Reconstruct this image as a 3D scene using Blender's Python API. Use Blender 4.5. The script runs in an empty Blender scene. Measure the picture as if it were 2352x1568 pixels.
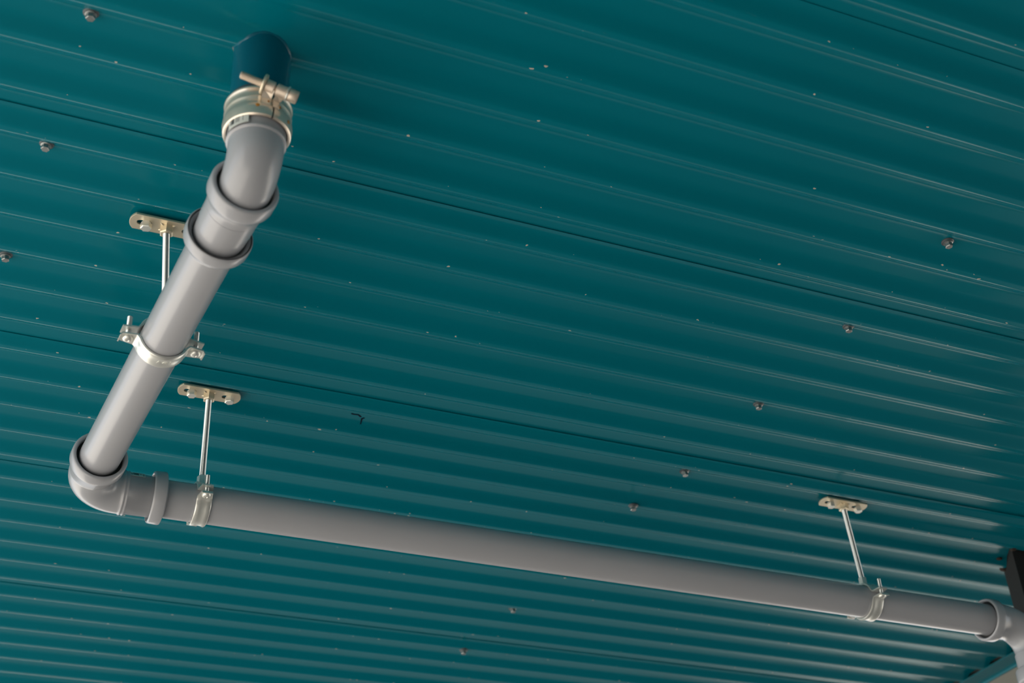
import bpy, bmesh, math, random
from mathutils import Vector, Matrix
random.seed(7)
S = bpy.context.scene
COL = S.collection

# ------------------------------------------------------------------ camera
EYE = 1.6                       # camera height above the ground
cam_d = bpy.data.cameras.new('camera'); cam = bpy.data.objects.new('camera', cam_d); COL.objects.link(cam)
RIGHT = Vector((0.91821663, -0.39294406, -0.04973112))
DOWN = Vector((0.18623994, 0.53914994, -0.82135987))
FWD = Vector((0.34956101, 0.74492437, 0.56823832))
m = Matrix.Identity(4)
for i in range(3):
    m[i][0] = RIGHT[i]; m[i][1] = -DOWN[i]; m[i][2] = -FWD[i]
m[2][3] = EYE
cam.matrix_world = m
cam_d.sensor_width = 36; cam_d.sensor_fit = 'HORIZONTAL'; cam_d.lens = 36 * 3267 / 2352
cam_d.clip_start = .05; cam_d.clip_end = 500
cam_d.dof.use_dof = True; cam_d.dof.focus_distance = 1.78; cam_d.dof.aperture_fstop = 6.3
S.camera = cam

# ------------------------------------------------------------------ world, light, exposure
W = bpy.data.worlds.new('overcast_sky'); S.world = W; W.use_nodes = True
bg = W.node_tree.nodes['Background']; bg.inputs[0].default_value = (.86, .93, 1, 1); bg.inputs[1].default_value = 1.0
sun_d = bpy.data.lights.new('sun', 'SUN'); sun = bpy.data.objects.new('sun', sun_d); COL.objects.link(sun)
sun_d.energy = 7; sun_d.angle = math.radians(1); sun_d.color = (1, .95, .88)
sun.rotation_euler = Vector((.42, .10, -.90)).to_track_quat('-Z', 'Y').to_euler()      # high, from the open left side
vs = S.view_settings
vs.view_transform = 'Standard'; vs.look = 'None'; vs.gamma = 1; vs.use_curve_mapping = False; vs.exposure = .72

# ------------------------------------------------------------------ materials
def newmat(name):
    mt = bpy.data.materials.new(name); mt.use_nodes = True
    return mt, mt.node_tree.nodes, mt.node_tree.links, mt.node_tree.nodes['Principled BSDF']
def nmath(N, L, op, a, b=None, c=None):
    n = N.new('ShaderNodeMath'); n.operation = op
    for i, v in enumerate((a, b, c)):
        if v is None: continue
        if isinstance(v, (int, float)): n.inputs[i].default_value = v
        else: L.new(v, n.inputs[i])
    return n.outputs[0]
def simple(name, col, rough=.5, metal=0., spec=.5, bump=0., bscale=200., var=.06, vscale=30.):
    mt, N, L, P = newmat(name)
    P.inputs['Roughness'].default_value = rough; P.inputs['Metallic'].default_value = metal
    P.inputs['Specular IOR Level'].default_value = spec
    tc = N.new('ShaderNodeTexCoord'); nz = N.new('ShaderNodeTexNoise'); nz.inputs['Scale'].default_value = vscale
    nz.inputs['Detail'].default_value = 4
    L.new(tc.outputs['Object'], nz.inputs['Vector'])
    mx = N.new('ShaderNodeMix'); mx.data_type = 'RGBA'
    mx.inputs['A'].default_value = (*[c * (1 - var) for c in col], 1); mx.inputs['B'].default_value = (*[min(1, c * (1 + var)) for c in col], 1)
    L.new(nz.outputs['Fac'], mx.inputs['Factor']); L.new(mx.outputs['Result'], P.inputs['Base Color'])
    if bump:
        b = N.new('ShaderNodeBump'); b.inputs['Strength'].default_value = bump; b.inputs['Distance'].default_value = .0004
        n2 = N.new('ShaderNodeTexNoise'); n2.inputs['Scale'].default_value = bscale; L.new(tc.outputs['Object'], n2.inputs['Vector'])
        L.new(n2.outputs['Fac'], b.inputs['Height']); L.new(b.outputs['Normal'], P.inputs['Normal'])
    return mt

H = 1.065                       # rib underside above the camera
Z0 = EYE + H                    # rib underside, world
PITCH = .068744
Y0 = 1.07517                    # near edge of rib 0
RIB = .0100                     # rib depth

TEAL = (.0000, .142, .190)
def teal_sheet():
    mt, N, L, P = newmat('teal_sheet_paint')
    tc = N.new('ShaderNodeTexCoord'); sp = N.new('ShaderNodeSeparateXYZ'); L.new(tc.outputs['Object'], sp.inputs[0])
    ph = nmath(N, L, 'FRACT', nmath(N, L, 'MULTIPLY', nmath(N, L, 'SUBTRACT', sp.outputs['Y'], Y0 - PITCH * 40), 1 / PITCH))
    near = nmath(N, L, 'MULTIPLY', nmath(N, L, 'GREATER_THAN', ph, .83), nmath(N, L, 'LESS_THAN', ph, .99))
    # scuffed spots: chipped paint dots along the near edge of the ribs
    vo = N.new('ShaderNodeTexVoronoi'); vo.inputs['Scale'].default_value = 115
    mp = N.new('ShaderNodeMapping'); mp.inputs['Scale'].default_value = (.7, 1, .2); L.new(tc.outputs['Object'], mp.inputs['Vector'])
    nw = N.new('ShaderNodeTexNoise'); nw.inputs['Scale'].default_value = 240; L.new(tc.outputs['Object'], nw.inputs['Vector'])
    vm = N.new('ShaderNodeVectorMath'); vm.operation = 'MULTIPLY_ADD'; vm.inputs[1].default_value = (.004, .004, 0)
    L.new(nw.outputs['Color'], vm.inputs[0]); L.new(mp.outputs[0], vm.inputs[2]); L.new(vm.outputs[0], vo.inputs['Vector'])
    sc = N.new('ShaderNodeSeparateColor'); L.new(vo.outputs['Color'], sc.inputs[0])
    rad = nmath(N, L, 'MULTIPLY', nmath(N, L, 'MAXIMUM', nmath(N, L, 'SUBTRACT', sc.outputs['Red'], .45), 0), .30)
    dot = nmath(N, L, 'LESS_THAN', vo.outputs['Distance'], rad)
    rare = nmath(N, L, 'GREATER_THAN', sc.outputs['Green'], .30)
    spots = nmath(N, L, 'MULTIPLY', nmath(N, L, 'MULTIPLY', dot, rare), near)
    stray = nmath(N, L, 'MULTIPLY', nmath(N, L, 'LESS_THAN', vo.outputs['Distance'], .045), nmath(N, L, 'GREATER_THAN', sc.outputs['Blue'], .93))
    spots = nmath(N, L, 'MAXIMUM', spots, stray)
    # faint rubbed dust beside the edge
    nd = N.new('ShaderNodeTexNoise'); nd.inputs['Scale'].default_value = 40; nd.inputs['Detail'].default_value = 8; nd.inputs['Roughness'].default_value = .8
    md = N.new('ShaderNodeMapping'); md.inputs['Scale'].default_value = (1, 6, 1); L.new(tc.outputs['Object'], md.inputs['Vector']); L.new(md.outputs[0], nd.inputs['Vector'])
    dust = nmath(N, L, 'MULTIPLY', nmath(N, L, 'MULTIPLY', nmath(N, L, 'MAXIMUM', nmath(N, L, 'SUBTRACT', nd.outputs['Fac'], .60), 0), 1.0), near)
    big = N.new('ShaderNodeTexNoise'); big.inputs['Scale'].default_value = 3; L.new(tc.outputs['Object'], big.inputs['Vector'])
    c1 = N.new('ShaderNodeMix'); c1.data_type = 'RGBA'
    c1.inputs['A'].default_value = (*[c * .93 for c in TEAL], 1); c1.inputs['B'].default_value = (*[c * 1.07 for c in TEAL], 1)
    L.new(big.outputs['Fac'], c1.inputs['Factor'])
    c2 = N.new('ShaderNodeMix'); c2.data_type = 'RGBA'; c2.inputs['B'].default_value = (.30, .40, .36, 1)
    L.new(c1.outputs['Result'], c2.inputs['A']); L.new(dust, c2.inputs['Factor'])
    c3 = N.new('ShaderNodeMix'); c3.data_type = 'RGBA'; c3.inputs['B'].default_value = (.45, .43, .37, 1)
    L.new(c2.outputs['Result'], c3.inputs['A']); L.new(spots, c3.inputs['Factor']); L.new(c3.outputs['Result'], P.inputs['Base Color'])
    P.inputs['Roughness'].default_value = .20; P.inputs['Specular IOR Level'].default_value = .27; P.inputs['Specular Tint'].default_value = (.35, .95, 1, 1)
    # orange peel and long roll-forming waviness
    b = N.new('ShaderNodeBump'); b.inputs['Strength'].default_value = .25; b.inputs['Distance'].default_value = .0006
    nb = N.new('ShaderNodeTexNoise'); nb.inputs['Scale'].default_value = 14
    mb = N.new('ShaderNodeMapping'); mb.inputs['Scale'].default_value = (.25, 2, 1); L.new(tc.outputs['Object'], mb.inputs['Vector']); L.new(mb.outputs[0], nb.inputs['Vector'])
    L.new(nb.outputs['Fac'], b.inputs['Height']); L.new(b.outputs['Normal'], P.inputs['Normal'])
    return mt

M = {}
M['teal'] = teal_sheet()
M['teal_plain'] = simple('teal_paint', TEAL, .3, bump=.1)
def chipped():
    mt, N, L, P = newmat('teal_paint_chipped_at_weld')
    tc = N.new('ShaderNodeTexCoord'); sp = N.new('ShaderNodeSeparateXYZ'); L.new(tc.outputs['Object'], sp.inputs[0])
    nz = N.new('ShaderNodeTexNoise'); nz.inputs['Scale'].default_value = 90; nz.inputs['Detail'].default_value = 6; L.new(tc.outputs['Object'], nz.inputs['Vector'])
    e = nmath(N, L, 'MULTIPLY', nmath(N, L, 'SUBTRACT', sp.outputs['Z'], .056), 60)     # weld seam sits at the top of the stub
    f = nmath(N, L, 'GREATER_THAN', nmath(N, L, 'ADD', nz.outputs['Fac'], e), .60)
    cx = N.new('ShaderNodeMix'); cx.data_type = 'RGBA'; cx.inputs['A'].default_value = (.0003, .09, .14, 1); cx.inputs['B'].default_value = (.30, .19, .13, 1)
    L.new(f, cx.inputs['Factor']); L.new(cx.outputs['Result'], P.inputs['Base Color']); P.inputs['Roughness'].default_value = .28
    return mt
M['stub'] = chipped()
M['pvc'] = simple('grey_plastic', (.36, .37, .395), .27, spec=.5, bump=.12, bscale=500, var=.04, vscale=8)
pb = M['pvc'].node_tree.nodes['Principled BSDF']; pb.inputs['Coat Weight'].default_value = .35; pb.inputs['Coat Roughness'].default_value = .18
M['pvc_dark'] = simple('grey_plastic_inner', (.05, .05, .053), .5)
M['gasket'] = simple('black_rubber', (.012, .012, .012), .6)
M['zinc'] = simple('bright_zinc', (.80, .81, .76), .34, .7, bump=.25, bscale=90, vscale=60)
M['zinc_thread'] = simple('zinc_thread', (.62, .66, .66), .28, 1., vscale=60)
M['yzinc'] = simple('cream_zinc', (.72, .64, .49), .42, .75, bump=.3, bscale=160, vscale=50)
M['yzinc_dull'] = simple('dull_warm_steel', (.66, .56, .46), .4, .6, bump=.3, bscale=120, vscale=50)
M['steel'] = simple('stainless_band', (.86, .76, .64), .30, .75, bump=.15, bscale=60, vscale=40)  # warm reflection of the ground put into the base colour
M['screwz'] = simple('weathered_zinc', (.33, .35, .35), .38, .9, vscale=200)
M['rust'] = simple('rust_spot', (.48, .20, .02), .6, .2, vscale=400, var=.4)
M['washer'] = simple('painted_washer', (.08, .095, .105), .45, .3, vscale=150)
M['post'] = simple('black_steel', (.002, .002, .0022), .7, 0., bump=.3, bscale=60, vscale=20)
M['torn'] = simple('rusty_cut_edge', (.035, .022, .015), .7, .3, vscale=150, var=.4)
M['wall'] = simple('beige_render', (.20, .20, .175), .85, bump=.6, bscale=150, vscale=15)
M['ground'] = simple('pale_yard_concrete', (.52, .48, .43), .9, bump=.4, bscale=30, vscale=1.5, var=.15)
M['blocker'] = simple('dark_blocker', (.13, .12, .11), .9, bump=.6, bscale=90, vscale=3, var=.15)  # for the unseen boxes added to block light
M['slab'] = simple('unseen_dark_floor', (.045, .043, .04), .9, bump=.5, bscale=60, vscale=2, var=.15)  # dark floor added out of view to cut light reflected by the ceiling
M['ink'] = simple('marker_ink', (.0010, .006, .022), .6, spec=.1, vscale=300, var=.3)
def barcode(name, scale, bars=True):
    mt, N, L, P = newmat(name)
    uv = N.new('ShaderNodeTexCoord'); sp = N.new('ShaderNodeSeparateXYZ'); L.new(uv.outputs['UV'], sp.inputs[0])
    wn = N.new('ShaderNodeTexWhiteNoise'); wn.noise_dimensions = '1D'
    L.new(nmath(N, L, 'FLOOR', nmath(N, L, 'MULTIPLY', sp.outputs['X'], scale)), wn.inputs['W'])
    u, v = sp.outputs['X'], sp.outputs['Y']
    def box(u0, u1, v0, v1):
        a = nmath(N, L, 'MULTIPLY', nmath(N, L, 'GREATER_THAN', u, u0), nmath(N, L, 'LESS_THAN', u, u1))
        b = nmath(N, L, 'MULTIPLY', nmath(N, L, 'GREATER_THAN', v, v0), nmath(N, L, 'LESS_THAN', v, v1))
        return nmath(N, L, 'MULTIPLY', a, b)
    if bars:
        ink = nmath(N, L, 'MULTIPLY', nmath(N, L, 'GREATER_THAN', wn.outputs['Value'], .5), box(.08, .86, .28, 1.))
    else:
        ink = box(.15, .55, .25, .92)
        for k in range(3): ink = nmath(N, L, 'MAXIMUM', ink, box(.60 + .07 * k, .63 + .07 * k, .50, .92))
        ink = nmath(N, L, 'MAXIMUM', ink, box(.84, .94, .20, .75))
        ink = nmath(N, L, 'SUBTRACT', ink, box(.86, .92, .42, .55))
        ink = nmath(N, L, 'MAXIMUM', ink, box(.03, .10, .2, .8))
    mx = N.new('ShaderNodeMix'); mx.data_type = 'RGBA'; mx.inputs['A'].default_value = (.62, .64, .60, 1); mx.inputs['B'].default_value = (.05, .055, .055, 1)
    L.new(ink, mx.inputs['Factor']); L.new(mx.outputs['Result'], P.inputs['Base Color']); P.inputs['Roughness'].default_value = .5
    return mt
M['barcode'] = barcode('printed_barcode_sticker', 34)
M['sticker'] = barcode('printed_product_sticker', 34, False)

# ------------------------------------------------------------------ helpers
def link(name, me, mat, parent=None, smooth=True, sharp=38):
    o = bpy.data.objects.new(name, me); COL.objects.link(o)
    if mat is not None:
        me.materials.clear(); me.materials.append(M[mat])
    if parent is not None:
        o.parent = parent
    if smooth:
        me.polygons.foreach_set('use_smooth', [True] * len(me.polygons))
        me.set_sharp_from_angle(angle=math.radians(sharp))
    return o
def from_bm(name, bm, mat, parent=None, smooth=True, sharp=38, recalc=True):
    if recalc: bmesh.ops.recalc_face_normals(bm, faces=bm.faces)
    me = bpy.data.meshes.new(name); bm.to_mesh(me); bm.free()
    return link(name, me, mat, parent, smooth, sharp)
def pyd(name, v, f, mat, parent=None, smooth=True, sharp=38):
    me = bpy.data.meshes.new(name); me.from_pydata([tuple(a) for a in v], [], f); me.update()
    bm = bmesh.new(); bm.from_mesh(me); bmesh.ops.recalc_face_normals(bm, faces=bm.faces); bm.to_mesh(me); bm.free()
    return link(name, me, mat, parent, smooth, sharp)
def thing(name, label, cat, loc, group=None):
    o = bpy.data.objects.new(name, None); COL.objects.link(o); o.location = loc; o.empty_display_size = .03
    o['label'] = label; o['category'] = cat
    if group: o['group'] = group
    return o
def tag(o, label, cat, group=None):
    o['label'] = label; o['category'] = cat
    if group: o['group'] = group
    return o
def frame(d):
    d = Vector(d).normalized()
    u = d.cross(Vector((0, 0, 1)))
    if u.length < 1e-3: u = Vector((1, 0, 0))
    u.normalize(); w = u.cross(d).normalized()
    return d, u, w
def rings(stations, seg=56, caps=False, closed=False, poly_r=None):
    """stations: (centre, tangent, radius); returns verts, faces"""
    v, f = [], []
    prev = None
    for (c, t, r) in stations:
        t = Vector(t).normalized()
        if prev is None: d, u, w = frame(t)
        else:
            u = (prev - t * prev.dot(t)).normalized(); w = u.cross(t)
        prev = u
        for k in range(seg):
            a = 2 * math.pi * k / seg
            v.append(Vector(c) + (u * math.cos(a) + w * math.sin(a)) * r)
    n = len(stations)
    for i in range(n - 1 if not closed else n):
        j = (i + 1) % n
        for k in range(seg):
            k2 = (k + 1) % seg
            f.append((i * seg + k, i * seg + k2, j * seg + k2, j * seg + k))
    if caps:
        f.append(tuple(range(seg))[::-1]); f.append(tuple((n - 1) * seg + k for k in range(seg)))
    return v, f
def lathe(name, prof, org, d, mat, parent=None, seg=56, caps=False, closed=False, sharp=38):
    d = Vector(d).normalized(); org = Vector(org)
    v, f = rings([(org + d * t, d, r) for t, r in prof], seg, caps, closed)
    return pyd(name, v, f, mat, parent, True, sharp)
def thread_prof(L, r, p=.00125, dep=.0006):
    out = [(0, r - .0012), (.0008, r - dep)]; t = .0008
    while t < L - p:
        out += [(t + p * .35, r), (t + p * .5, r), (t + p * .95, r - dep)]; t += p
    out += [(L, r - .001)]
    return out
def threaded(name, org, d, L, r, mat, parent, seg=20):
    return lathe(name, thread_prof(L, r), org, d, mat, parent, seg, caps=True, sharp=80)
def hexa(name, org, d, t, af, mat, parent, rot=0., cham=.0008):
    """hexagon prism with chamfered outer end; af across flats"""
    d, u, w = frame(d); org = Vector(org); R = af / math.sqrt(3)
    v, f = [], []
    for (tt, rr) in ((0, R), (t - cham, R), (t, R * .86)):
        for k in range(6):
            a = rot + k * math.pi / 3
            v.append(org + d * tt + (u * math.cos(a) + w * math.sin(a)) * rr)
    for i in range(2):
        for k in range(6):
            f.append((i * 6 + k, i * 6 + (k + 1) % 6, (i + 1) * 6 + (k + 1) % 6, (i + 1) * 6 + k))
    f.append(tuple(range(5, -1, -1))); f.append(tuple(range(12, 18)))
    return pyd(name, v, f, mat, parent, False)
def arc_pts(c, r, a0, a1, n):
    return [(c[0] + r * math.cos(a0 + (a1 - a0) * i / n), c[1] + r * math.sin(a0 + (a1 - a0) * i / n)) for i in range(n + 1)]
def plate2d(name, loops, thick, mat, parent, mtx, bevel=.0004):
    """flat plate with holes: first loop is the outline"""
    cu = bpy.data.curves.new(name, 'CURVE'); cu.dimensions = '2D'; cu.fill_mode = 'BOTH'
    cu.extrude = thick / 2 - bevel; cu.bevel_depth = bevel; cu.bevel_resolution = 1; cu.offset = -bevel
    for lp in loops:
        s = cu.splines.new('POLY'); s.points.add(len(lp) - 1); s.use_cyclic_u = True
        for i, (x, y) in enumerate(lp): s.points[i].co = (x, y, 0, 1)
    tmp = bpy.data.objects.new('tmp', cu); COL.objects.link(tmp)
    dg = bpy.context.evaluated_depsgraph_get(); dg.update()
    me = bpy.data.meshes.new_from_object(tmp.evaluated_get(dg))
    bpy.data.objects.remove(tmp); bpy.data.curves.remove(cu)
    me.transform(mtx); me.name = name
    return link(name, me, mat, parent, True, 30)

# ------------------------------------------------------------------ the ceiling: overlapping ribbed sheets
ROUND = []
def base_profile():
    # one pitch, phase 0 = near edge of the rib underside; (phase, height above rib underside)
    pts = [(-.37, RIB), (-.15, .0), (-.08, .0), (0.0, 0.0), (.22, RIB)]
    corners = [(.22 - 1, RIB)] + pts + [(1 - .37, RIB)]
    rr = [.10, .065, .03, .065, .08]
    out = []
    for i in range(1, 6):
        (xa, za), (xb, zb), (xc, zc) = corners[i - 1], corners[i], corners[i + 1]
        r = rr[i - 1]
        A = Vector((xa, za / PITCH)); B = Vector((xb, zb / PITCH)); C = Vector((xc, zc / PITCH))
        p0 = B + (A - B).normalized() * min(r, (A - B).length * .48); p2 = B + (C - B).normalized() * min(r, (C - B).length * .48)
        for q in range(7):
            t = q / 6
            p = p0 * (1 - t) ** 2 + B * 2 * t * (1 - t) + p2 * t * t
            out.append((p.x, p.y * PITCH))
    return out
PROF = base_profile()
def prof_z(y):
    ph = ((y - Y0) / PITCH + .5) % 1 - .5          # -.5 .. .5
    P = PROF
    if ph <= P[0][0] or ph >= P[-1][0]: return RIB
    for (a, za), (b, zb) in zip(P, P[1:]):
        if a <= ph <= b: return za + (zb - za) * (ph - a) / max(b - a, 1e-6)
    return RIB
XL, XR = -.5, 2.052
SEAMS = [-46.5, -40.5, -34.5, -28.5, -22.5, -16.5, -10.55, -4.55, 1.47, 7.62, 12.46, 18.5, 24.3, 30.4, 36.4, 42.4, 48.4]
GAP = {1.47: (.0014, .0014), 7.62: (.0011, .0032), 12.46: (.0008, .0012), 24.3: (.001, .0015)}
ceiling = bpy.data.objects.new('ceiling', None); COL.objects.link(ceiling); ceiling.location = (0, 0, Z0)
ceiling['kind'] = 'structure'
def sheet(k0, k1):
    g0, g1 = GAP.get(k0, (.0008, .0010))
    ys = []
    ystart, yend = Y0 + k0 * PITCH, Y0 + k1 * PITCH + .012
    kk = math.floor(k0) - 1
    while kk < k1 + 1:
        for ph, z in PROF:
            y = Y0 + (kk + ph) * PITCH
            if ystart + 1e-4 < y < yend - 1e-4: ys.append(y)
        kk += 1
    ys = sorted(set([ystart, ystart + .006] + ys + [yend]))
    xs = [XL + (XR - XL) * i / 24 for i in range(25)]
    v, f = [], []
    nx, ny = len(xs), len(ys)
    first = Y0 + (math.floor(k0) + 1 - .45) * PITCH
    for lay in (0, 1):
        for y in ys:
            for x in xs:
                fall = max(0, 1 - (y - ystart) / max(first - ystart, .01))
                g = (g0 + (g1 - g0) * max(0, min(1, x / 2))) * fall
                z = prof_z(y) - g + .0007 * lay
                if y > yend - .0125: z += .0004
                v.append((x, y, z))
    n = nx * ny
    for j in range(ny - 1):
        for i in range(nx - 1):
            a = j * nx + i
            f.append((a, a + 1, a + nx + 1, a + nx)); f.append((n + a, n + a + nx, n + a + nx + 1, n + a + 1))
    for i in range(nx - 1):
        f.append((i, n + i, n + i + 1, i + 1)); a = (ny - 1) * nx + i; f.append((a, a + 1, n + a + 1, n + a))
    for j in range(ny - 1):
        a = j * nx; f.append((a, a + nx, n + a + nx, n + a)); a = j * nx + nx - 1; f.append((a, n + a, n + a + nx, a + nx))
    return pyd('cladding_sheet', v, f, 'teal', ceiling, True, 60)
for a, b in zip(SEAMS, SEAMS[1:]): sheet(a, b)
# marker strokes on the sheet
def cpt(px, py, z):                      # a point of the photograph's ceiling at height z above the camera
    d = RIGHT * (px - 1176) + DOWN * (py - 784) + FWD * 3267
    return d * (z / d.z)
def stroke(pts, w):
    P3 = []
    for p in pts:
        q = cpt(*p, H)
        for _ in range(6): q = cpt(*p, H + prof_z(q.y))
        P3.append(Vector((q.x, q.y, prof_z(q.y) - .0004)))
    fine = []
    for a, b in zip(P3, P3[1:]):
        for i in range(6):
            t = i / 6; q = a.lerp(b, t); fine.append(q)
    fine.append(P3[-1])
    v, f = [], []
    for i, q in enumerate(fine):
        d = (fine[min(i + 1, len(fine) - 1)] - fine[max(i - 1, 0)]); d.z = 0; d.normalize(); nrm = Vector((-d.y, d.x, 0))
        ww = w[0] + (w[1] - w[0]) * i / (len(fine) - 1)
        for sgn in (-1, 1):
            e = q + nrm * ww * sgn
            v.append((e.x, e.y, prof_z(e.y) - .0004)); v.append((e.x, e.y, prof_z(e.y) - .0001))
    for i in range(len(fine) - 1):
        a = i * 4; b = a + 4
        f += [(a, a + 2, b + 2, b), (a + 1, b + 1, b + 3, a + 3), (a, b, b + 1, a + 1), (a + 2, a + 3, b + 3, b + 2)]
    f += [(0, 1, 3, 2), (len(v) - 4, len(v) - 2, len(v) - 1, len(v) - 3)]
    return pyd('marker_stroke', v, f, 'ink', ceiling, False)
stroke([(807, 949), (813, 951), (823, 952), (829, 957)], (.0013, .0013))
stroke([(837, 959), (831, 961), (830, 966), (828, 974)], (.0014, .0007))

# edge flashing, added sky cover and light blocks, ground
def box_mesh(name, lo, hi, mat, parent=None):
    bm = bmesh.new(); bmesh.ops.create_cube(bm, size=1)
    for vv in bm.verts:
        vv.co = Vector([lo[i] + (vv.co[i] + .5) * (hi[i] - lo[i]) for i in range(3)])
    return from_bm(name, bm, mat, parent, False)
def flashing():
    # wide L: a leg under the rib ends and a short leg down the wall, with a rolled inner lip
    sec = [(2.046, Z0 + .0004), (2.046, Z0 - .0012), (2.086, Z0 - .0016), (2.090, Z0 - .003), (2.0905, Z0 - .007), (2.0945, Z0 - .007), (2.0945, Z0 + .0004)]
    v, f = [], []
    for y in (-2.1, 4.35):
        for (x, z) in sec: v.append((x, y, z))
    n = len(sec)
    for k in range(n): f.append((k, (k + 1) % n, n + (k + 1) % n, n + k))
    f += [tuple(range(n)), tuple(range(2 * n - 1, n - 1, -1))]
    o = pyd('trim_1', v, f, 'teal_plain', None, False); o['kind'] = 'structure'
flashing()
o = box_mesh('sky_cover', (XL - .02, -2.1, Z0 + RIB + .004), (2.094, 4.35, Z0 + .18), 'blocker'); o['kind'] = 'structure'  # unseen cover added to stop sky leaking in at the sheet ends
o = box_mesh('trim_2', (2.095, -2.1, Z0 - .055), (2.20, 4.35, Z0 + .20), 'wall'); o['kind'] = 'structure'      # beige fascia beam along the edge
o = box_mesh('floor', (-1.6, 1.9, -.25), (6.7, 13, .002), 'slab'); o['kind'] = 'structure'  # unseen dark floor ahead, sized to keep the ceiling reflections dark
o = box_mesh('floor', (-.7, -2.2, -.25), (6.7, 1.9, .002), 'slab'); o['kind'] = 'structure'  # unseen dark floor, placed to dim the bounce toward the right
o = box_mesh('light_block_front', (1.8, 12.6, 0), (8.6, 13, 3), 'blocker'); o['kind'] = 'structure'  # unseen block added ahead to dim the highlights on the middle ribs
o = box_mesh('light_block_back', (-4, -2.5, 0), (8, -2.2, 4.2), 'blocker'); o['kind'] = 'structure'  # unseen block added behind the camera to darken the pipes' near side
o = box_mesh('ground', (-30, -30, -.2), (30, 30, 0), 'ground'); o['kind'] = 'structure'

# ------------------------------------------------------------------ black steel post at the right edge
post = thing('steel_post', 'black steel post passing up through the teal ceiling at the right edge', 'post', (1.80, 1.76, 0))
plan = [(1.7335, 1.700), (1.88, 1.694), (1.90, 1.79), (1.86, 1.802), (1.779, 1.776)]
v = []; n = len(plan)
for z in (0, Z0 + .06):
    for x, y in plan: v.append((x - 1.80, y - 1.76, z))
f = [(k, (k + 1) % n, n + (k + 1) % n, n + k) for k in range(n)] + [tuple(range(n)), tuple(range(2 * n - 1, n - 1, -1))]
pyd('shaft', v, f, 'post', post, False)
for (x, y, s) in ((1.7315, 1.694, .006), (1.772, 1.766, .010), (1.742, 1.742, .006)):
    bm = bmesh.new(); bmesh.ops.create_icosphere(bm, subdivisions=2, radius=s)
    for vv in bm.verts:
        vv.co = Vector((vv.co.x * (1 + random.uniform(-.2, .2)), vv.co.y * .8, vv.co.z * .35)); vv.co += Vector((x - 1.80, y - 1.76, Z0 + prof_z(y) - .001))
    from_bm('torn_sheet_edge', bm, 'torn', post)
# ------------------------------------------------------------------ drain run
AX = Vector((.2172, 1.015)); ZA = .911                     # stub axis, pipe level above the camera
P1A = Vector((.2132, 1.060, .911)); P1B = Vector((.1727, 1.5712, .9010))
D1 = (P1B - P1A).normalized()
P2Y, P2Z = 1.652, .898
def Wp(p): return Vector((p[0], p[1], p[2] + EYE))
def collar(inner=.0285, r=.034, w=.0155, taper=.012, end=.0256, deep=.02):
    """profile of a socket with its mouth at t=0 (outer skin after the inner one)"""
    return [(deep, .0248), (deep * .9, inner - .002), (.006, inner), (.0012, inner + .0006), (0, inner + .0018), (0, r - .0022), (.0008, r - .0008), (.0026, r),
            (w, r), (w + taper * .25, r - (r - end) * .12), (w + taper * .55, r - (r - end) * .55), (w + taper * .85, r - (r - end) * .92), (w + taper, end)]

# --- painted outlet stub
stub = thing('roof_outlet_stub', 'short teal painted steel stub with chipped weld coming out of the ceiling', 'pipe', (AX.x, AX.y, Z0 - .05))
rs = .0286
lathe('tube', [(-.035, .0262), (-.035, rs - .0006), (-.0344, rs), (.0575, rs), (.0575, .0262), (-.035, .0262)], (0, 0, 0), (0, 0, 1), 'stub', stub, 64, closed=False)
wv = []; wf = []
segs = 72
for k in range(segs):                                       # irregular weld bead around the root of the stub
    a = 2 * math.pi * k / segs; x = rs * math.cos(a); y = rs * math.sin(a)
    yy = AX.y + y; zt = .05 + prof_z(yy)
    bead = .0011 + .0004 * math.sin(k * .7) * math.sin(k * .31) + random.uniform(-.0003, .0003)
    for (dr, dz) in ((0, -bead * 1.6), (bead * .6, -bead * .8), (bead, .0005), (0, .0005)):
        wv.append((x * (1 + dr / rs), y * (1 + dr / rs), zt + dz))
for k in range(segs):
    k2 = (k + 1) % segs
    for q in range(4):
        q2 = (q + 1) % 4
        wf.append((k * 4 + q, k2 * 4 + q, k2 * 4 + q2, k * 4 + q2))
pyd('weld_bead', wv, wf, 'stub', stub)

# --- steel band coupling
CZ = EYE + .958
cp = thing('band_coupling', 'cream-looking steel band coupling with tightening bolt below the teal stub', 'coupling', (AX.x, AX.y, CZ))
lathe('rubber_sleeve', [(.0005, .0287), (.0005, .0306), (.030, .0306), (.034, .0312), (.0385, .0308), (.0405, .0298), (.0405, .0287), (.0005, .0287)], (0, 0, 0), (0, 0, 1), 'washer', cp, 64)
def band(a0, a1):
    prof = [(-.0012, 0.0304), (-.0016, 0.0316), (-.0006, 0.0327), (.0015, 0.0329), (.0075, 0.0338), (.0125, 0.0333), (.0148, 0.0322), (.0165, 0.0320), (.0190, 0.0320), (.0205, 0.0327), (.0220, 0.0330), (.0235, 0.0324), (.0250, 0.0318), (.0300, 0.0318), (.0313, 0.0328), (.0328, 0.0334), (.0343, 0.0330), (.0352, 0.0321), (.0352, 0.0308)]
    v, f = [], []
    n = 90
    for i in range(n + 1):
        a = a0 + (a1 - a0) * i / n
        for (z, r) in prof: v.append((-r * math.sin(a), -r * math.cos(a), z))
        for (z, r) in reversed(prof): v.append((-(r - .0009) * math.sin(a), -(r - .0009) * math.cos(a), z))
    mq = 2 * len(prof)
    for i in range(n):
        for q in range(mq):
            q2 = (q + 1) % mq
            f.append((i * mq + q, (i + 1) * mq + q, (i + 1) * mq + q2, i * mq + q2))
    f += [tuple(range(mq)), tuple(range((n + 1) * mq - 1, n * mq - 1, -1))]
    return pyd('steel_band', v, f, 'steel', cp)
SPL = -math.radians(13)                                      # slit, to the right of the near side
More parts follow.
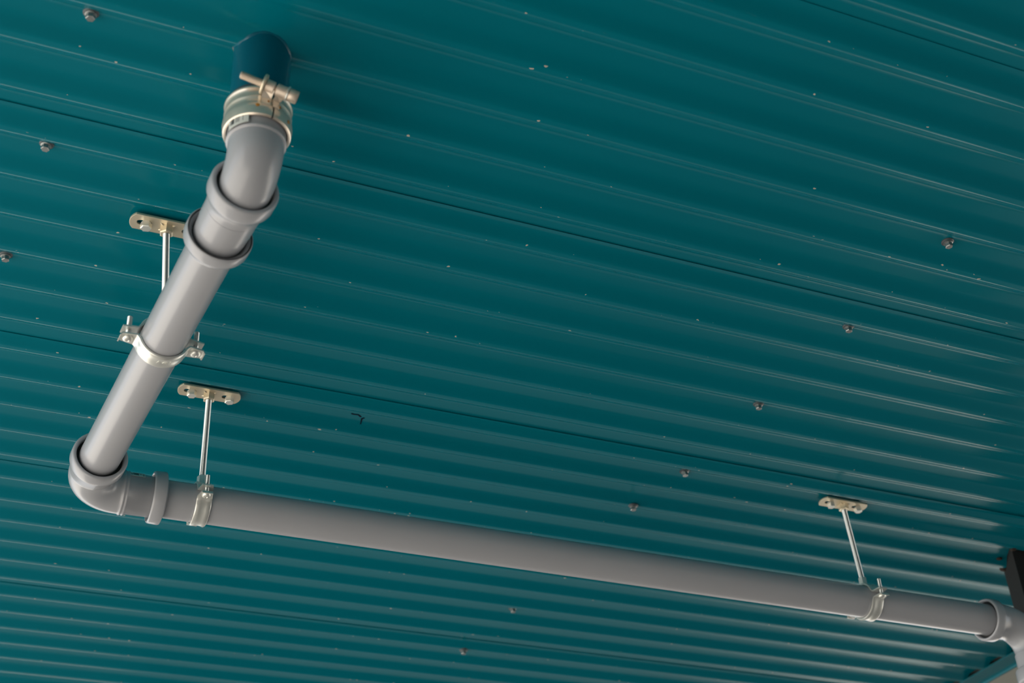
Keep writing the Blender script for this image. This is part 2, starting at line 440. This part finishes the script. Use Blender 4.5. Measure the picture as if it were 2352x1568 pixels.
band(SPL + .025, SPL + 2 * math.pi - .025)
# bolt across the slit; local frame: x along bolt
bolt_c = Vector((.0010, -.0420, .0265)); bd = Vector((.955, -.06, -.27)).normalized()
threaded('bolt', bolt_c - bd * .0305, bd, .050, .0039, 'yzinc_dull', cp, 24)
lathe('bolt_head', [(0, .0045), (0, .0062), (.0008, .0066), (.0085, .0066), (.0094, .0060), (.0094, .0034), (.005, .0032), (.005, 0.0001)], bolt_c + bd * .0180, bd, 'yzinc_dull', cp, 32)
lathe('washer', [(0, .0042), (0, .0078), (.0012, .0078), (.0012, .0042), (0, .0042)], bolt_c + bd * .0166, bd, 'zinc', cp, 28)
for t0, t1 in ((-.0050, .0042), (.0062, .0165)):
    lathe('barrel', [(0, .0042), (0, .0058), (.0006, .0063), (t1 - t0 - .0006, .0063), (t1 - t0, .0058), (t1 - t0, .0042), (0, .0042)], bolt_c + bd * t0, bd, 'yzinc_dull', cp, 28)
lathe('lug_ring', [(0, .0044), (0, .0096), (.0008, .0102), (.0022, .0102), (.003, .0096), (.003, .0044), (0, .0044)], bolt_c + bd * -.0080, bd, 'yzinc', cp, 32)
for t0, t1 in ((-.0078, .0038), (.0066, .0165)):             # tabs that run from the barrels down onto the band
    v, f = [], []
    for t in (t0, t1):
        b = bolt_c + bd * t
        ang = math.atan2(-b.x, -b.y)
        for (r, z) in ((None, None), (.0338, .018), (.0338, .010)):
            for dr in (0, .0012):
                if r is None:
                    q = b + Vector((0, -.0005 - dr, -.0050))
                else:
                    q = Vector((-(r + dr) * math.sin(ang), -(r + dr) * math.cos(ang), z))
                v.append(q)
    for q in range(2):
        a = q * 2
        f += [(a, a + 2, 6 + a + 2, 6 + a), (a + 1, 6 + a + 1, 6 + a + 3, a + 3), (a, a + 1, a + 3, a + 2), (6 + a, 6 + a + 2, 6 + a + 3, 6 + a + 1)]
    f += [(0, 6, 7, 1), (4, 5, 11, 10)]
    pyd('tab', v, f, 'steel', cp, False)
for (deg, z, r) in ((14, .0085, .0339), (-4, .0145, .0345), (-22, .0135, .0345), (-48, .0060, .0338)):
    a = math.radians(deg); d = Vector((-math.sin(a), -math.cos(a), 0))
    lathe('weld_spot', [(0, .0021), (.0003, .0016), (.0004, .0001)], d * r + Vector((0, 0, z)), d, 'rust', cp, 14)
def patch(name, mat, parent, r, a0, a1, t0, t1, place, th=.0003):
    """curved sticker on a cylinder: place(angle, t, r) -> point"""
    v, f = [], []; n = 14
    for i in range(n + 1):
        a = a0 + (a1 - a0) * i / n
        for t in (t0(i / n) if callable(t0) else t0, t1(i / n) if callable(t1) else t1):
            v.append(place(a, t, r)); v.append(place(a, t, r + th))
    for i in range(n):
        a = i * 4; b = a + 4
        f += [(a + 1, a + 3, b + 3, b + 1), (a, b, b + 2, a + 2), (a, a + 1, b + 1, b), (a + 2, b + 2, b + 3, a + 3)]
    f += [(0, 2, 3, 1), (n * 4, n * 4 + 1, n * 4 + 3, n * 4 + 2)]
    o = pyd(name, v, f, mat, parent, True)
    me = o.data; uvl = me.uv_layers.new(name='UVMap')
    for lp in me.loops:
        vi = lp.vertex_index; i = vi // 4; s = (vi % 4) // 2
        uvl.data[lp.index].uv = (i / n, s)
    return o
patch('barcode_tag', 'barcode', cp, .0310, math.radians(70), math.radians(28), lambda q: -.0125 + .0020 * q, lambda q: .001, lambda a, t, r: Vector((-r * math.sin(a), -r * math.cos(a), t)))

# --- upper elbow
def elbow_path(p_in, d_in, corner, d_out, R, n=14):
    d_in = Vector(d_in).normalized(); d_out = Vector(d_out).normalized(); corner = Vector(corner)
    ang = d_in.angle(d_out); tl = R * math.tan(ang / 2)
    s = corner - d_in * tl
    nrm = d_in.cross(d_out).normalized(); c = s + nrm.cross(d_in).normalized() * R
    out = []
    for i in range(n + 1):
        rot = Matrix.Rotation(ang * i / n, 3, nrm)
        out.append((c + rot @ (s - c), rot @ d_in))
    return out
ea = thing('pipe_elbow', 'grey plastic elbow hanging from the steel band coupling', 'elbow', (AX.x, AX.y, EYE + ZA))
cor = Vector((0, 0, 0)); R = .032
path = elbow_path(None, (0, 0, -1), cor, D1, R)
st = [(Vector((0, 0, .085)), Vector((0, 0, -1)), .0272), (Vector((0, 0, .0500)), Vector((0, 0, -1)), .0284)]
for z, r in ((.0375, .0285), (.0365, .0292), (.0350, .0292), (.0342, .0284), (.0335, .0272)): st.append((Vector((0, 0, z)), Vector((0, 0, -1)), r))
for i, (p, t) in enumerate(path): st.append((p, t, .0270 - .0012 * i / 14))
e = path[-1][0]
for t, r in ((.004, .0257), (.010, .0256), (.013, .0240)): st.append((e + D1 * t, D1, r))
st += [(e + D1 * .0128, D1, .0225), (e, D1, .0225)]
v, f = rings(st, 64); pyd('body', v, f, 'pvc', ea, True, 50)
# --- straight coupler between elbow and long pipe
cb = thing('pipe_coupler', 'short grey plastic socket coupler between upper elbow and sloping pipe', 'coupler', Wp(P1A - D1 * .0235))
prof = collar(.0283, .0342, .0150, .012, .0287, .022)
prof = prof[:-1] + [(.0290, .0284), (.0360, .0283), (.0362, .0275), (.0368, .0275), (.0370, .0279), (.0600, .0276), (.0602, .0270), (.0608, .0270), (.092, .0262), (.092, .024)]
lathe('body', prof, (0, 0, 0), D1, 'pvc', cb, 64, sharp=50)
lathe('gasket', [(.004, .0254), (.0045, .0284), (.009, .0284), (.0095, .0254), (.004, .0254)], (0, 0, 0), D1, 'gasket', cb, 48)

# --- sloping pipe
s0 = .0535
p1o = P1A + D1 * s0; L1 = (P1B - p1o).length
p1 = thing('drain_pipe', 'sloping light grey drain pipe running from the coupler down to the lower left elbow', 'pipe', Wp(p1o))
prof = [(.018, .0262), (.0060, .0270), (.0035, .0288), (.0015, .0308), (.0004, .0320), (0, .0326), (0, .0334), (.0008, .0342), (.0030, .0345), (.0120, .0345), (.0150, .0336), (.0185, .0306), (.0215, .0275), (.025, .0254), (.028, .0250), (L1 + .013, .0250), (L1 + .013, .0235)]
lathe('tube', prof, (0, 0, 0), D1, 'pvc', p1, 64, sharp=50)
lathe('lip_ring', [(.0006, .0316), (-.0004, .0322), (-.0004, .0330), (.0006, .0336)], (0, 0, 0), D1, 'pvc_dark', p1, 64)

# --- lower left elbow
tq = (P2Y - P1B.y) / D1.y
C3 = P1B + D1 * tq; C3.z = P2Z
ec = thing('pipe_elbow', 'grey plastic corner elbow with sticker joining the two long pipes', 'elbow', Wp(C3))
d_out = Vector((1, 0, 0)); din = (C3 - P1B).normalized()
path = elbow_path(None, din, Vector((0, 0, 0)), d_out, .039)
st = []
o3 = P1B - C3
for t, r in collar(.0285, .0342, .0160, .004, .0304, .022): st.append((o3 + din * t, din, r))
st.append((o3 + din * .0310, din, .0296)); st.append((o3 + din * .0315, din, .0287))
for i, (p, t) in enumerate(path): st.append((p, t, .0285 - .0008 * i / 14))
ring_x = .2163 - C3.x
ex = path[-1][0].x
for x, r in ((ring_x - .0050, .0278), (ring_x - .0040, .0289), (ring_x - .0026, .0292), (ring_x - .0014, .0284), (ring_x - .0002, .0284), (ring_x + .0008, .0290), (ring_x + .0022, .0288), (ring_x + .0034, .0271), (.095, .0264), (.095, .024)):
    st.append((Vector((max(x, ex + .0002), 0, 0)), d_out, r))
v, f = rings(st, 64); pyd('body', v, f, 'pvc', ec, True, 65)
lathe('gasket', [(.0060, .0251), (.0070, .0286), (.011, .0286), (.0115, .0251), (.0060, .0251)], o3, din, 'gasket', ec, 48)
patch('product_sticker', 'sticker', ec, .0274, ring_x + .0032, ring_x + .021, math.radians(-60), math.radians(-34), lambda t, a, r: Vector((t, r * math.sin(a), r * math.cos(a))))

# --- long horizontal pipe
x0, x1 = .2490, 1.5853
p2 = thing('drain_pipe', 'long grey drain pipe hanging level below the ceiling toward the right edge', 'pipe', Wp((x0, P2Y, P2Z)))
L2 = x1 - x0
prof = [(.018, .0270), (.012, .0292), (.005, .0300), (.001, .0306), (0, .0314), (0, .0322), (.0007, .0332), (.0024, .0340), (.0140, .0345), (.0158, .0340), (.0168, .0322), (.0176, .0260), (.0186, .0250), (L2 + .013, .0250), (L2 + .013, .0235)]
lathe('tube', prof, (0, 0, 0), (1, 0, 0), 'pvc', p2, 72, sharp=40)
# --- right end elbow
C4 = Vector((1.670, P2Y, P2Z))
ed = thing('pipe_elbow', 'grey plastic elbow turning the long pipe downward at the right edge', 'elbow', Wp(C4))
o4 = Vector((x1, P2Y, P2Z)) - C4
st = []
for t, r in collar(.0288, .0340, .0165, .005, .0290, .024): st.append((o4 + Vector((t, 0, 0)), Vector((1, 0, 0)), r))
for t, r in ((.0330, .0283), (.0335, .0276)): st.append((o4 + Vector((t, 0, 0)), Vector((1, 0, 0)), r))
path = elbow_path(None, (1, 0, 0), Vector((0, 0, 0)), (0, 0, -1), .048)
for i, (p, t) in enumerate(path): st.append((p, t, .0276))
for z, r in ((-.0485, .0278), (-.0492, .0292), (-.078, .0292), (-.09, .0262), (-.09, .024)): st.append((Vector((0, 0, z)), Vector((0, 0, -1)), r))
v, f = rings(st, 64); pyd('body', v, f, 'pvc', ed, True, 50)
lathe('gasket', [(.004, .0251), (.005, .0289), (.010, .0289), (.011, .0251), (.004, .0251)], o4, (1, 0, 0), 'gasket', ed, 48)
# --- downpipe below it
dp = thing('downpipe', 'grey plastic downpipe dropping from the right end elbow', 'pipe', (C4.x, C4.y, 0))
zt = EYE + P2Z - .074
prof = [(t, r) for t, r in collar(.0298, .0350, .0200, .012, .0256, .02)] + [(zt - .02, .0250), (zt - .0, .0250)]
lathe('tube', prof, (0, 0, zt), (0, 0, -1), 'pvc', dp, 56, sharp=50)

# ------------------------------------------------------------------ hangers
def hanger(label, X, Y, axis_z, pdir, plate_dx=0., z_pan=None, rod_tilt=(0, 0), mark=False):
    """plate on the ceiling pan, threaded rod, two-part pipe clamp around a pipe at height axis_z"""
    zp = Z0 + RIB
    hg = thing('pipe_hanger', label, 'pipe hanger', (X, Y, zp), 'ceiling pipe hangers')
    # base plate with slotted holes, pressed star and welded nut
    Lh, Wh = .0415, .0135
    a = math.asin(Wh / .020)
    out = [(x + .0235, y) for x, y in arc_pts((0, 0), .0195, -math.asin(Wh / .0195), math.asin(Wh / .0195), 10)] + [(x - .0235, y) for x, y in arc_pts((0, 0), .0195, math.pi - math.asin(Wh / .0195), math.pi + math.asin(Wh / .0195), 10)]
    def slot(cx): return arc_pts((cx + .0045, 0), .0042, -math.pi / 2, math.pi / 2, 8) + arc_pts((cx - .0045, 0), .0042, math.pi / 2, 3 * math.pi / 2, 8)
    pl = plate2d('base_plate', [out, slot(.026), slot(-.026)], .003, 'yzinc', hg, Matrix.Translation((plate_dx, 0, -.0062)))
    for sx in (-1, 1):
        bx = plate_dx + sx * .026 + .0022
        b = hexa('bolt', (bx, 0, -.0077), (0, 0, -1), .0080, .0112, 'zinc', pl, .4 * sx + .2)
        lathe('bolt_flange', [(0, .0048), (0, .0058), (.0008, .0058), (.0014, .0050)], (bx, 0, -.0077), (0, 0, -1), 'zinc', pl, 24, caps=True)
        lathe('spacer', [(0, .0036), (.0075, .0036)], (bx, 0, -.0002), (0, 0, -1), 'gasket', pl, 16, caps=True)
    for k in range(4):                                       # four pressed ribs around the nut
        a = math.pi / 4 + k * math.pi / 2
        d = Vector((math.cos(a), math.sin(a) * .8, 0))
        v, f = rings([(Vector((plate_dx, 0, -.0079)) + d * .005, d, .0017), (Vector((plate_dx, 0, -.0078)) + d * .0095, d, .0013), (Vector((plate_dx, 0, -.0074)) + d * .0125, d, .0004)], 10, caps=True)
        pyd('pressed_rib', v, f, 'yzinc', pl)
    hexa('nut', (plate_dx, 0, -.0077), (0, 0, -1), .0100, .0142, 'yzinc', pl, .3, .0012)
    # rod
    ctr = Vector((0, 0, EYE + axis_z - zp))                  # pipe axis, local
    ctr.x += rod_tilt[0]; ctr.y += rod_tilt[1]
    top = Vector((plate_dx, 0, -.0150)); bot = ctr + Vector((0, 0, .0345))
    threaded('threaded_rod', bot, (top - bot), (top - bot).length, .0041, 'zinc_thread', hg, 22)
    # clamp, local frame: p along pipe, q sideways (toward the ears), up
    p = Vector(pdir).normalized(); up = (Vector((0, 0, 1)) - p * p.z).normalized(); q = p.cross(up).normalized()
    hexa('connection_nut', ctr + up * .0285, up, .0125, .0115, 'zinc', hg, .2, .0008)
    hw = .0098
    def half(sgn, name):
        path = []
        g = .0040 * sgn                                      # ear level
        r = .0258
        ear = [(-.0440, 0), (-.0432, 0), (-.0300, 0)]
        a0 = math.asin(min(1, (abs(g) + .0022) / r))
        pts = [(-.0452, g + sgn * .0006 * 0), (-.0300, g), (-.0283, g + sgn * .0006), (-r * math.cos(a0 * 1.2), g + sgn * .0032)]
        n = 22; b0 = math.asin((abs(g) + .0048) / r)
        pts = pts[:3] + [(-r * math.cos(b0 + (math.pi - 2 * b0) * i / n), sgn * r * math.sin(b0 + (math.pi - 2 * b0) * i / n)) for i in range(n + 1)] + [(-x, y) for x, y in reversed(pts[:3])]
        # offset outward for thickness
        v, f = [], []
        m_ = len(pts)
        th = .0018
        cross = [(-hw, .0005), (-hw + .0016, .0015), (-hw * .35, .0004), (hw * .35, .0004), (hw - .0016, .0015), (hw, .0005)]
        for i, (x, y) in enumerate(pts):
            xa, ya = pts[max(i - 1, 0)]; xb, yb = pts[min(i + 1, m_ - 1)]
            t = Vector((xb - xa, yb - ya)).normalized(); nn = Vector((-t.y, t.x))
            if nn.y * sgn < 0 and abs(x) > .026: nn = -nn
            elif abs(x) <= .026 and (nn.x * x + nn.y * y) < 0: nn = -nn
            flat = 1 if abs(x) <= .0262 else .0
            wsc = 1 if abs(x) < .040 else .72
            for lay in (1, 0):
                row = cross if lay else list(reversed(cross))
                for (w_, dz) in row:
                    off = (th + dz * flat) if lay else 0
                    v.append(ctr + p * (w_ * wsc) + q * (x + nn.x * off) + up * (y + nn.y * off))
        mq = 2 * len(cross)
        for i in range(m_ - 1):
            for k in range(mq):
                k2 = (k + 1) % mq
                f.append((i * mq + k, (i + 1) * mq + k, (i + 1) * mq + k2, i * mq + k2))
        f += [tuple(range(mq)), tuple(range(m_ * mq - 1, (m_ - 1) * mq - 1, -1))]
        return pyd(name, v, f, 'zinc', hg, True, 45)
    half(1, 'upper_clamp_half'); lo = half(-1, 'lower_clamp_half')
    for s in (-1, 1):
        sc = ctr + q * (s * .0375)
        stud = threaded('clamp_screw', sc - up * .0056, up, .0285, .0030, 'zinc_thread', hg, 18)
        lathe('screw_head', [(0, .0056), (.0006, .0060), (.0018, .0056), (.0032, .0040), (.0036, .0020), (.0030, .0014), (.0030, .0001)], sc - up * .0058, -up, 'zinc', stud, 24)
        for (w_, y_) in ((1, 0), (-1, 0)):                   # bent lips on the ear sides
            pass
        b = ctr + q * (s * .0448) - up * .0052
        v = []
        for (dq, dz) in ((0, .0012), (s * .0016, -.0006), (s * .0024, -.0028), (s * .0012, -.0030), (s * .0003, -.0008), (-s * .0012, -.0002)):
            for w_ in (-.0068, .0068): v.append(b + q * dq + up * dz + p * w_)
        n = 6
        f = [(2 * k, 2 * k + 1, 2 * ((k + 1) % n) + 1, 2 * ((k + 1) % n)) for k in range(n)] + [tuple(2 * k for k in range(n)), tuple(2 * k + 1 for k in range(n - 1, -1, -1))]
        pyd('ear_lip', v, f, 'zinc', lo, False)
    if mark:
        cu = bpy.data.curves.new('stamp', 'FONT'); cu.body = 'A 48 5'; cu.size = .0062; cu.align_x = 'CENTER'; cu.align_y = 'CENTER'; cu.extrude = .0003
        tmp = bpy.data.objects.new('tmp', cu); COL.objects.link(tmp)
        dg = bpy.context.evaluated_depsgraph_get(); dg.update()
        me = bpy.data.meshes.new_from_object(tmp.evaluated_get(dg)); bpy.data.objects.remove(tmp)
        for vv in me.vertices:
            a = math.radians(10) + vv.co.x / .028; r = .0258 + .0018 + .0004 + .0001 + vv.co.z
            vv.co = ctr + p * (-vv.co.y + .0005) * 1 + (q * math.sin(a) - up * math.cos(a)) * r
        link('stamped_mark', me, 'zinc', lo, False)
    return hg
pa = P1A + D1 * ((1.3135 - P1A.y) / D1.y)
hanger('galvanised hanger clamped round the sloping pipe, its plate half hidden behind the pipe', .1850, 1.3175, pa.z, D1, rod_tilt=(pa.x - .1850, pa.y - 1.3175), mark=True)
hanger('galvanised hanger clamped on the long pipe beside the corner elbow', .3135, P2Y, P2Z, (1, 0, 0), plate_dx=0.)
hanger('galvanised hanger clamped on the long pipe near its right end elbow', 1.3500, P2Y, P2Z, (1, 0, 0), plate_dx=0., rod_tilt=(.008, 0))

# ------------------------------------------------------------------ cladding screws
spots = [((208, 36), 'hex head cladding screw in the top left corner of the ceiling', 20),
         ((106, 337), 'hex head cladding screw on the left, midway down the left column', 50),
         ((12, 591), 'hex head cladding screw cut off by the left edge of the photo', 10),
         ((2178, 561), 'cladding screw nearest the right edge, topmost of the diagonal row', 35),
         ((1950, 755), 'cladding screw second from the right edge in the diagonal row', 5),
         ((1743, 933), 'pale cladding screw third from the right edge in the diagonal row', 25),
         ((1573, 1087), 'cladding screw above the middle of the long pipe, just below the seam line', 44),
         ((1455, 1166), 'cladding screw closest above the middle of the long pipe', 15),
         ((1178, 1401), 'small cladding screw nearest below the long pipe', 30),
         ((1065, 1497), 'small far cladding screw at the bottom, lowest of all', 0)]
for (px, lab, rot) in spots:
    q = cpt(*px, H)
    for _ in range(8): q = cpt(*px, H + prof_z(q.y) - .0045)
    sc = thing('cladding_screw', lab, 'screw', (q.x, q.y, EYE + H + prof_z(q.y)), 'cladding screws')
    tl = random.uniform(-.10, .10), random.uniform(-.10, .10)
    d = Vector((tl[0], tl[1], -1)).normalized()
    lathe('washer', [(0, .0078), (.0014, .0078), (.0022, .0070), (.0026, .0060), (.0026, .0030)], (0, 0, .0003), d, 'washer', sc, 28)
    hd = hexa('head', d * .0022, d, .0066, .0082, 'screwz', sc, math.radians(rot), .0007)
    lathe('head_flange', [(0, .0058), (.0010, .0058), (.0016, .0046)], d * .0022, d, 'screwz', sc, 24, caps=True)
